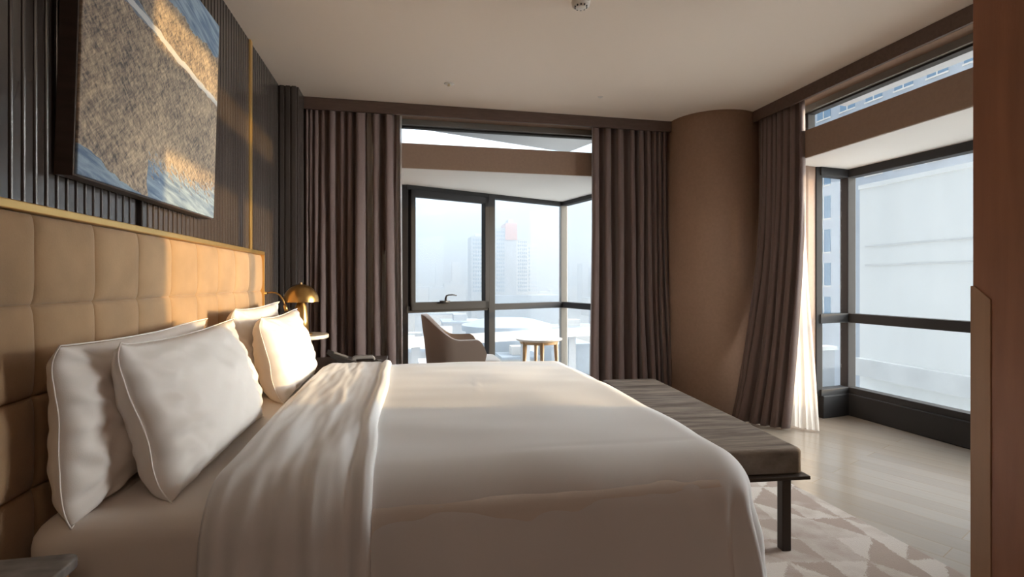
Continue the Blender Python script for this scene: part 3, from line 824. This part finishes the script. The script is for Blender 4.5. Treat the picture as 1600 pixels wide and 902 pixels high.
# desk telephone
ph = empty('telephone', (-.40, 3.92, .6505), 0); ph.rotation_euler.z = R(6)
tag(ph, 'black desk telephone standing on the far bedside cabinet', 'telephone')
def xz_prism(bm, pts, y0, y1):
    a = [bm.verts.new((x, y0, z)) for x, z in pts]; b = [bm.verts.new((x, y1, z)) for x, z in pts]; n = len(pts)
    bm.faces.new(a); bm.faces.new(b[::-1])
    for i in range(n): bm.faces.new((a[i], b[i], b[(i+1) % n], a[(i+1) % n]))
bm = bmesh.new(); xz_prism(bm, [(-.17, .085), (-.165, .096), (.035, .020), (.035, .0), (-.06, .0)], -.09, .09)
bevel(link('body', bm, M['plastic'], ph), .004)
bm = bmesh.new(); xz_prism(bm, [(-.12, .084), (-.12, .082), (-.02, .043), (-.02, .045)], -.05, .05); link('keypad', bm, M['grey_plastic'], ph)
bm = bmesh.new(); xz_prism(bm, [(.0, .030), (.02, .052), (.15, .052), (.17, .03), (.165, .012), (.145, .030), (.035, .030), (.012, .012)], -.03, .03)
bevel(link('handset', bm, M['grey_plastic'], ph), .006)
bm = bmesh.new(); tube(bm, [(.165, 0, .02), (.19, .0, .012), (.21, .02, .006), (.20, .06, .005), (.12, .10, .005), (.02, .09, .006)], .004, 8); link('cord', bm, M['plastic'], ph, True)

# ------------------------------------------------------------------ armchair in the far bay
ch = empty('armchair', (.50, 5.22, 0)); ch.rotation_euler.z = R(0)
tag(ch, 'taupe tub armchair seen from the side in the far bay', 'armchair')
bm = bmesh.new(); nA, nZ = 64, 14; g = []
for i in range(nA+1):
    q = -1+2*i/nA; th = abs(q)
    ang = q*PI*.5*1.0
    # plan : half ellipse at the back, straight arms forward
    if th < .62:
        a_ = q/.62*PI/2; x_ = -.06-.27*math.cos(a_); y_ = .31*math.sin(a_)
    else:
        k = (th-.62)/.38; x_ = -.06+.32*k; y_ = math.copysign(.31-.02*k*k, q)
    zt_ = .685+.235*sstep(.70, .12, th)
    endk = sstep(.86, 1.0, th)
    zt_ -= .14*(1-math.sqrt(max(0, 1-endk**2)))
    zb_ = .30+.10*(1-math.sqrt(max(0, 1-sstep(.90, 1.0, th)**2)))
    col_ = []
    for j in range(nZ+1):
        v = j/nZ; z_ = zb_+(zt_-zb_)*v
        sh = .80+.20*((z_-.30)/.62)**.8+.03*sstep(.6, .92, z_)
        xx = x_*sh if x_ < 0 else x_*(.88+.12*v)
        col_.append(bm.verts.new((xx, y_*(.86+.14*min(1, (z_-.30)/.40)), z_)))
    g.append(col_)
for A_, B_ in zip(g, g[1:]):
    for j in range(nZ): bm.faces.new((A_[j], A_[j+1], B_[j+1], B_[j]))
o = link('shell', bm, M['chair'], ch, True); solid(o, .045, 0); bevel(o, .018, 3, 50)
bm = bmesh.new(); rbox(bm, -.22, .43, -.255, .255, .34, .472, .07, 6); link('seat', bm, M['chair_seat'], ch, True)
for x, y in ((-.17, -.20), (-.17, .20), (.30, -.20), (.30, .20)):
    bm = bmesh.new(); tube(bm, [(x*1.15, y*1.12, .0), (x, y, .345)], [.012, .022], 14); link('leg', bm, M['oak_light'], ch, True)

# round side table
st = empty('side_table', (1.475, 5.66, 0)); tag(st, 'small round pale wood side table by the far window corner', 'side table')
bm = bmesh.new(); lathe(bm, [(0, .578), (.24, .578), (.262, .588), (.266, .600), (.262, .604), (0, .604)], 0, 0, 56); o = link('table_top', bm, M['table_top'], st, True)
for p in o.data.polygons: p.use_smooth = abs(p.normal.z) < .9
bm = bmesh.new(); lathe(bm, [(.19, .545), (.215, .545), (.225, .579), (.19, .579), (.19, .545)], 0, 0, 56, False); link('apron', bm, M['oak_light'], st)
for a in (205, 265, 325, 85):
    c_, s_ = math.cos(R(a)), math.sin(R(a))
    bm = bmesh.new(); tube(bm, [(c_*.245, s_*.245, 0), (c_*.215, s_*.215, .30), (c_*.20, s_*.20, .578)], [.013, .019, .026], 14); link('leg', bm, M['oak_light'], st, True)

# ------------------------------------------------------------------ ceiling fittings
sp_ = empty('ceiling_sprinkler', (.335, 4.16, CZ)); tag(sp_, 'small recessed ceiling fitting near the far valance on the left', 'sprinkler')
bm = bmesh.new(); lathe(bm, [(0, -.002), (.035, -.004), (.042, 0), (0, 0)], 0, 0, 28); link('escutcheon', bm, M['white_pl'], sp_, True)
bm = bmesh.new(); lathe(bm, [(0, -.022), (.014, -.020), (.014, -.012), (.007, -.008), (.007, -.002), (0, -.002)], 0, 0, 16); link('head', bm, M['pale_metal'], sp_, True)
sd = empty('ceiling_sensor', (1.64, 4.19, CZ)); tag(sd, 'tiny round ceiling sensor near the far valance on the right', 'sensor')
bm = bmesh.new(); lathe(bm, [(0, -.010), (.012, -.009), (.022, -.003), (.024, 0), (0, 0)], 0, 0, 24); link('body', bm, M['white_pl'], sd, True)
sm = empty('smoke_detector', (.975, 2.79, CZ)); tag(sm, 'white ceiling smoke detector at the top edge over the bed', 'detector')
bm = bmesh.new(); lathe(bm, [(0, -.034), (.028, -.034), (.034, -.026), (.050, -.022), (.054, 0), (0, 0)], 0, 0, 36); link('body', bm, M['white_pl'], sm, True)
bm = bmesh.new()
for k in range(10):
    a = 2*PI*k/10; box(bm, .033*math.cos(a)-.004, .033*math.cos(a)+.004, .033*math.sin(a)-.004, .033*math.sin(a)+.004, -.033, -.024)
link('vent', bm, M['plastic'], sm)

# ------------------------------------------------------------------ outside : right
bm = bmesh.new(); box(bm, 26.0, 27.0, 6.5, 25.3, -7, 6.8)
wb = tag(link('white_building', bm, M['white_wall']), 'plain white building facade close outside the right window', 'building')
bm = bmesh.new(); box(bm, 25.9, 26.0, 6.5, 25.3, 6.62, 6.86); link('coping', bm, M['white_wall'], wb)
bm = bmesh.new()
for z in (3.25, 2.15): box(bm, 25.93, 26.0, 6.5, 24.9, z, z+.09)
link('string_course', bm, M['terrace'], wb)
bm = bmesh.new(); box(bm, 25.6, 26.0, 6.5, 25.3, -4.2, -3.2); link('plinth_band', bm, M['terrace'], wb)
bm = bmesh.new(); prism(bm, [(4.9, -18), (60, -18), (60, 27), (8, 27), (4.9, 7)], -6.4, -6.0)
tag(link('roof_terrace', bm, M['terrace'], kind='thing'), 'pale flat roof terrace below the right window', 'terrace')
bm = bmesh.new(); box(bm, 21, 23.6, 24.6, 25.2, -6, -2.6)
pb_ = tag(link('parapet_block', bm, M['city_grey']), 'grey rooftop block low in the slim right window pane', 'parapet')
bm = bmesh.new(); box(bm, 20.9, 23.7, 24.5, 25.3, -2.6, -2.4); link('coping', bm, M['white_wall'], pb_)
tb = empty('office_building', (47, 30, -35)); tag(tb, 'tall pale office block with blue windows rising behind the white facade', 'building')
bm = bmesh.new(); box(bm, 38, 55, 22, 47, -35, 30); place(link('wall', bm, M['grey_wall'], tb))
win = None
cols = [46.0-k*2.6 for k in range(10)]
for ci, y in enumerate(cols):
    for r_ in range(8):
        if win is None:
            bm = bmesh.new(); box(bm, -.06, .06, -.75, .75, -1.05, 1.05); win = link('window', bm, M['blue_glass'], tb); o = win
            bm = bmesh.new(); box(bm, -.09, -.05, -.04, .04, -1.05, 1.05); box(bm, -.10, -.05, -.85, .85, -1.15, -1.03); link('window_frame', bm, M['city_white'], win)
        else: o = copy_tree(win, tb)
        o.location = (38-47, y-30, 35+(-1.2+r_*3.1))

# ------------------------------------------------------------------ outside : city
bm = bmesh.new(); prism(bm, [(-900, 12), (1600, 12), (1600, 2600), (-900, 2600)], -36, -35)
struct(link('ground', bm, M['ground']))
twr = empty('tower', (80, 430, -35)); tag(twr, 'hazy stepped high-rise with a reddish top beyond the middle pane', 'building')
def part(name, m, b, parent):
    bm = bmesh.new(); box(bm, *b); return place(link(name, bm, M[m], parent))
part('wall', 'city_grey', (72.6, 90, 420, 445, -35, 46), twr)
part('crown', 'city_red', (80.5, 90.5, 419, 440, 36, 50), twr)
part('stair_core', 'city_grey', (84, 88, 425, 436, 50, 54), twr)
part('wing', 'city_white', (90, 100, 421, 446, -35, 37), twr)
part('wing', 'city_white', (100, 110, 424, 448, -35, 33), twr)
part('podium', 'city_roof', (66, 124, 405, 452, -35, -10), twr)
def winrows(parent, x0, x1, y, z0, z1, nx_, nz_):
    for i in range(nx_):
        bm = bmesh.new(); w = (x1-x0)/nx_
        for j in range(nz_):
            z = z0+(z1-z0)*(j+.3)/nz_
            box(bm, x0+w*(i+.22), x0+w*(i+.78), y-.25, y+.1, z, z+(z1-z0)/nz_*.5)
        place(link('window_column', bm, M['blue_glass'], parent))
winrows(twr, 73, 80, 420, -8, 44, 4, 16); winrows(twr, 91, 99.5, 421, -8, 36, 5, 14); winrows(twr, 101, 109.5, 424, -8, 31, 4, 12)
tw2 = empty('tower', (57, 410, -35)); tag(tw2, 'slim hazy slab tower just left of the window mullion', 'building')
part('wall', 'city_grey', (50.5, 62, 408, 432, -35, 37.5), tw2); part('roof_box', 'city_white', (54, 60, 412, 424, 37.5, 40), tw2)
winrows(tw2, 51.5, 61, 408, -8, 36, 5, 14)
tw3 = empty('tower', (45, 690, -35)); tag(tw3, 'faint twin-topped tower far off behind the window handle', 'building')
part('wall', 'city_grey', (38, 58, 690, 715, -35, 27), tw3); part('wing', 'city_white', (60, 72, 695, 720, -35, 28), tw3)
tw4 = empty('tower', (248, 690, -35)); tag(tw4, 'faint distant tower seen in the bay return pane', 'building')
part('wall', 'city_grey', (243, 252, 690, 712, -35, 27), tw4); part('wing', 'city_grey', (257, 266, 690, 712, -35, 22), tw4)

rnd = random.Random(5)
blocks = []
def blk(x, y, w, d, z, m, label):
    r_ = empty('city_block', (x, y, -35)); tag(r_, label, 'building', 'hazy city blocks')
    part('wall', m, (x-w/2, x+w/2, y-d/2, y+d/2, -35, z), r_)
    part('roof', 'city_roof', (x-w/2-.4, x+w/2+.4, y-d/2-.4, y+d/2+.4, z, z+.8), r_)
    if w > 10: part('plant_room', m, (x-w*.2, x+w*.15, y-d*.2, y+d*.2, z+.8, z+3.5), r_)
gl = 'pale low building in the hazy city below the far window'
for Y, n, z0, z1, ws in ((95, 3, -24, -15, 16), (150, 5, -27, -14, 20), (230, 6, -26, -13, 24), (320, 6, -25, -10, 28), (520, 8, -22, -2, 34), (680, 9, -18, 6, 40), (880, 9, -14, 12, 46)):
    for k in range(n):
        x = -.05*Y+(.52*Y)*(k+rnd.uniform(.1, .9))/n
        if Y in (320,) and 40 < x < 130: continue
        blk(x, Y+rnd.uniform(-.08, .08)*Y, ws*rnd.uniform(.5, 1.05), ws*rnd.uniform(.5, 1.0), rnd.uniform(z0, z1), rnd.choice(['city_grey', 'city_white', 'city_white', 'city_roof']), gl)
# round arena roof and an elevated road in the middle distance
ar = empty('arena', (66, 185, -35)); tag(ar, 'low round building with a drum roof behind the side table', 'building')
bm = bmesh.new(); lathe(bm, [(15, -35), (15, -17), (16.5, -16.5), (16.5, -14.5), (9, -12.5), (0, -12)], 36, 185, 56); o = place(link('drum', bm, M['city_roof'], ar)); 
bm = bmesh.new(); obox(bm, (-20, 112), (62, 140), -13.2, -12.0, -5, 5)
vd = tag(link('viaduct', bm, M['city_white']), 'pale elevated road crossing below the far window', 'road')
for k in range(6):
    x = -12+k*14; bm = bmesh.new(); box(bm, x-1, x+1, 112+(x+20)*.341-1, 112+(x+20)*.341+1, -35, -13.1); link('pier', bm, M['city_grey'], vd)

# ------------------------------------------------------------------ haze over the city
def haze_mat(dens):
    m = bpy.data.materials.new('morning_haze'); m.use_nodes = True
    nt = m.node_tree; nt.nodes.clear()
    out = nt.nodes.new('ShaderNodeOutputMaterial'); v = nt.nodes.new('ShaderNodeVolumeScatter')
    v.inputs['Color'].default_value = (.88, .96, 1.04, 1); v.inputs['Density'].default_value = dens; v.inputs['Anisotropy'].default_value = .82
    ab = nt.nodes.new('ShaderNodeVolumeAbsorption'); ab.inputs['Color'].default_value = (0, 0, 0, 1); ab.inputs['Density'].default_value = dens*.60
    ad = nt.nodes.new('ShaderNodeAddShader'); nt.links.new(v.outputs[0], ad.inputs[0]); nt.links.new(ab.outputs[0], ad.inputs[1])
    nt.links.new(ad.outputs[0], out.inputs['Volume'])
    return m
USE_HAZE = True
if USE_HAZE:
    bm = bmesh.new(); box(bm, -700, 1300, 60, 1500, -34.9, 70)
    tag(link('haze', bm, haze_mat(.0021)), 'pale morning haze lying over the distant city', 'haze', kind='stuff')

# ------------------------------------------------------------------ light
sun_dir = Vector((1, -.121, .085)).normalized()            # towards the sun
sd_ = bpy.data.lights.new('sun', 'SUN'); so = bpy.data.objects.new('sun', sd_); col.objects.link(so)
so.rotation_euler = sun_dir.to_track_quat('Z', 'Y').to_euler(); so.location = (20, -3, 6)
sd_.energy = 2.5; sd_.color = (1.0, .62, .23); sd_.angle = R(.7)

w = bpy.data.worlds.new('sky'); sc.world = w; w.use_nodes = True
nt = w.node_tree; nt.nodes.clear(); N = nt.nodes.new; Lk = nt.links.new
out = N('ShaderNodeOutputWorld'); bg = N('ShaderNodeBackground'); Lk(bg.outputs[0], out.inputs[0])
tc = N('ShaderNodeTexCoord'); sp = N('ShaderNodeSeparateXYZ'); Lk(tc.outputs['Generated'], sp.inputs[0])
ramp = N('ShaderNodeValToRGB'); cr = ramp.color_ramp
cr.elements[0].position = .0; cr.elements[0].color = (.28, .30, .32, 1)
cr.elements[1].position = 1.0; cr.elements[1].color = (.64, .66, .70, 1)
for p, c in ((.485, (.30, .32, .34)), (.505, (.33, .36, .39)), (.55, (.29, .34, .39)), (.60, (.30, .37, .44))):
    e = cr.elements.new(p); e.color = (*c, 1)
ma = N('ShaderNodeMath'); ma.operation = 'MULTIPLY_ADD'; ma.inputs[1].default_value = .5; ma.inputs[2].default_value = .5
Lk(sp.outputs[2], ma.inputs[0]); Lk(ma.outputs[0], ramp.inputs[0])
dt = N('ShaderNodeVectorMath'); dt.operation = 'DOT_PRODUCT'; dt.inputs[1].default_value = sun_dir; Lk(tc.outputs['Generated'], dt.inputs[0])
mx = N('ShaderNodeMath'); mx.operation = 'MAXIMUM'; mx.inputs[1].default_value = 0; Lk(dt.outputs['Value'], mx.inputs[0])
pw = N('ShaderNodeMath'); pw.operation = 'POWER'; pw.inputs[1].default_value = 7; Lk(mx.outputs[0], pw.inputs[0])
sc1 = N('ShaderNodeVectorMath'); sc1.operation = 'SCALE'; sc1.inputs[0].default_value = (1.0, .975, .945); Lk(pw.outputs[0], sc1.inputs['Scale'])
sc2 = N('ShaderNodeVectorMath'); sc2.operation = 'SCALE'; sc2.inputs['Scale'].default_value = 22.0; Lk(sc1.outputs[0], sc2.inputs[0])
# bright sky lobe added above the view, cool fill through the far windows
dt2 = N('ShaderNodeVectorMath'); dt2.operation = 'DOT_PRODUCT'; dt2.inputs[1].default_value = Vector((.05, .815, .58)).normalized(); Lk(tc.outputs['Generated'], dt2.inputs[0])
mx2 = N('ShaderNodeMath'); mx2.operation = 'MAXIMUM'; mx2.inputs[1].default_value = 0; Lk(dt2.outputs['Value'], mx2.inputs[0])
pw2 = N('ShaderNodeMath'); pw2.operation = 'POWER'; pw2.inputs[1].default_value = 28; Lk(mx2.outputs[0], pw2.inputs[0])
sc3 = N('ShaderNodeVectorMath'); sc3.operation = 'SCALE'; sc3.inputs[0].default_value = (7.0, 7.9, 9.0); Lk(pw2.outputs[0], sc3.inputs['Scale'])
ad0 = N('ShaderNodeVectorMath'); ad0.operation = 'ADD'; Lk(ramp.outputs[0], ad0.inputs[0]); Lk(sc3.outputs[0], ad0.inputs[1])
ad = N('ShaderNodeVectorMath'); ad.operation = 'ADD'; Lk(ad0.outputs[0], ad.inputs[0]); Lk(sc2.outputs[0], ad.inputs[1])
Lk(ad.outputs[0], bg.inputs[0]); bg.inputs[1].default_value = 1.0

# ------------------------------------------------------------------ view
sc.view_settings.view_transform = 'Standard'; sc.view_settings.look = 'None'
sc.view_settings.gamma = 1; sc.view_settings.use_curve_mapping = False
sc.view_settings.exposure = 0.92
sc.cycles.max_bounces = 12; sc.cycles.diffuse_bounces = 8; sc.cycles.transparent_max_bounces = 16
sc.cycles.volume_bounces = 2
sc.cycles.sample_clamp_indirect = 8
sc.cycles.use_denoising = True
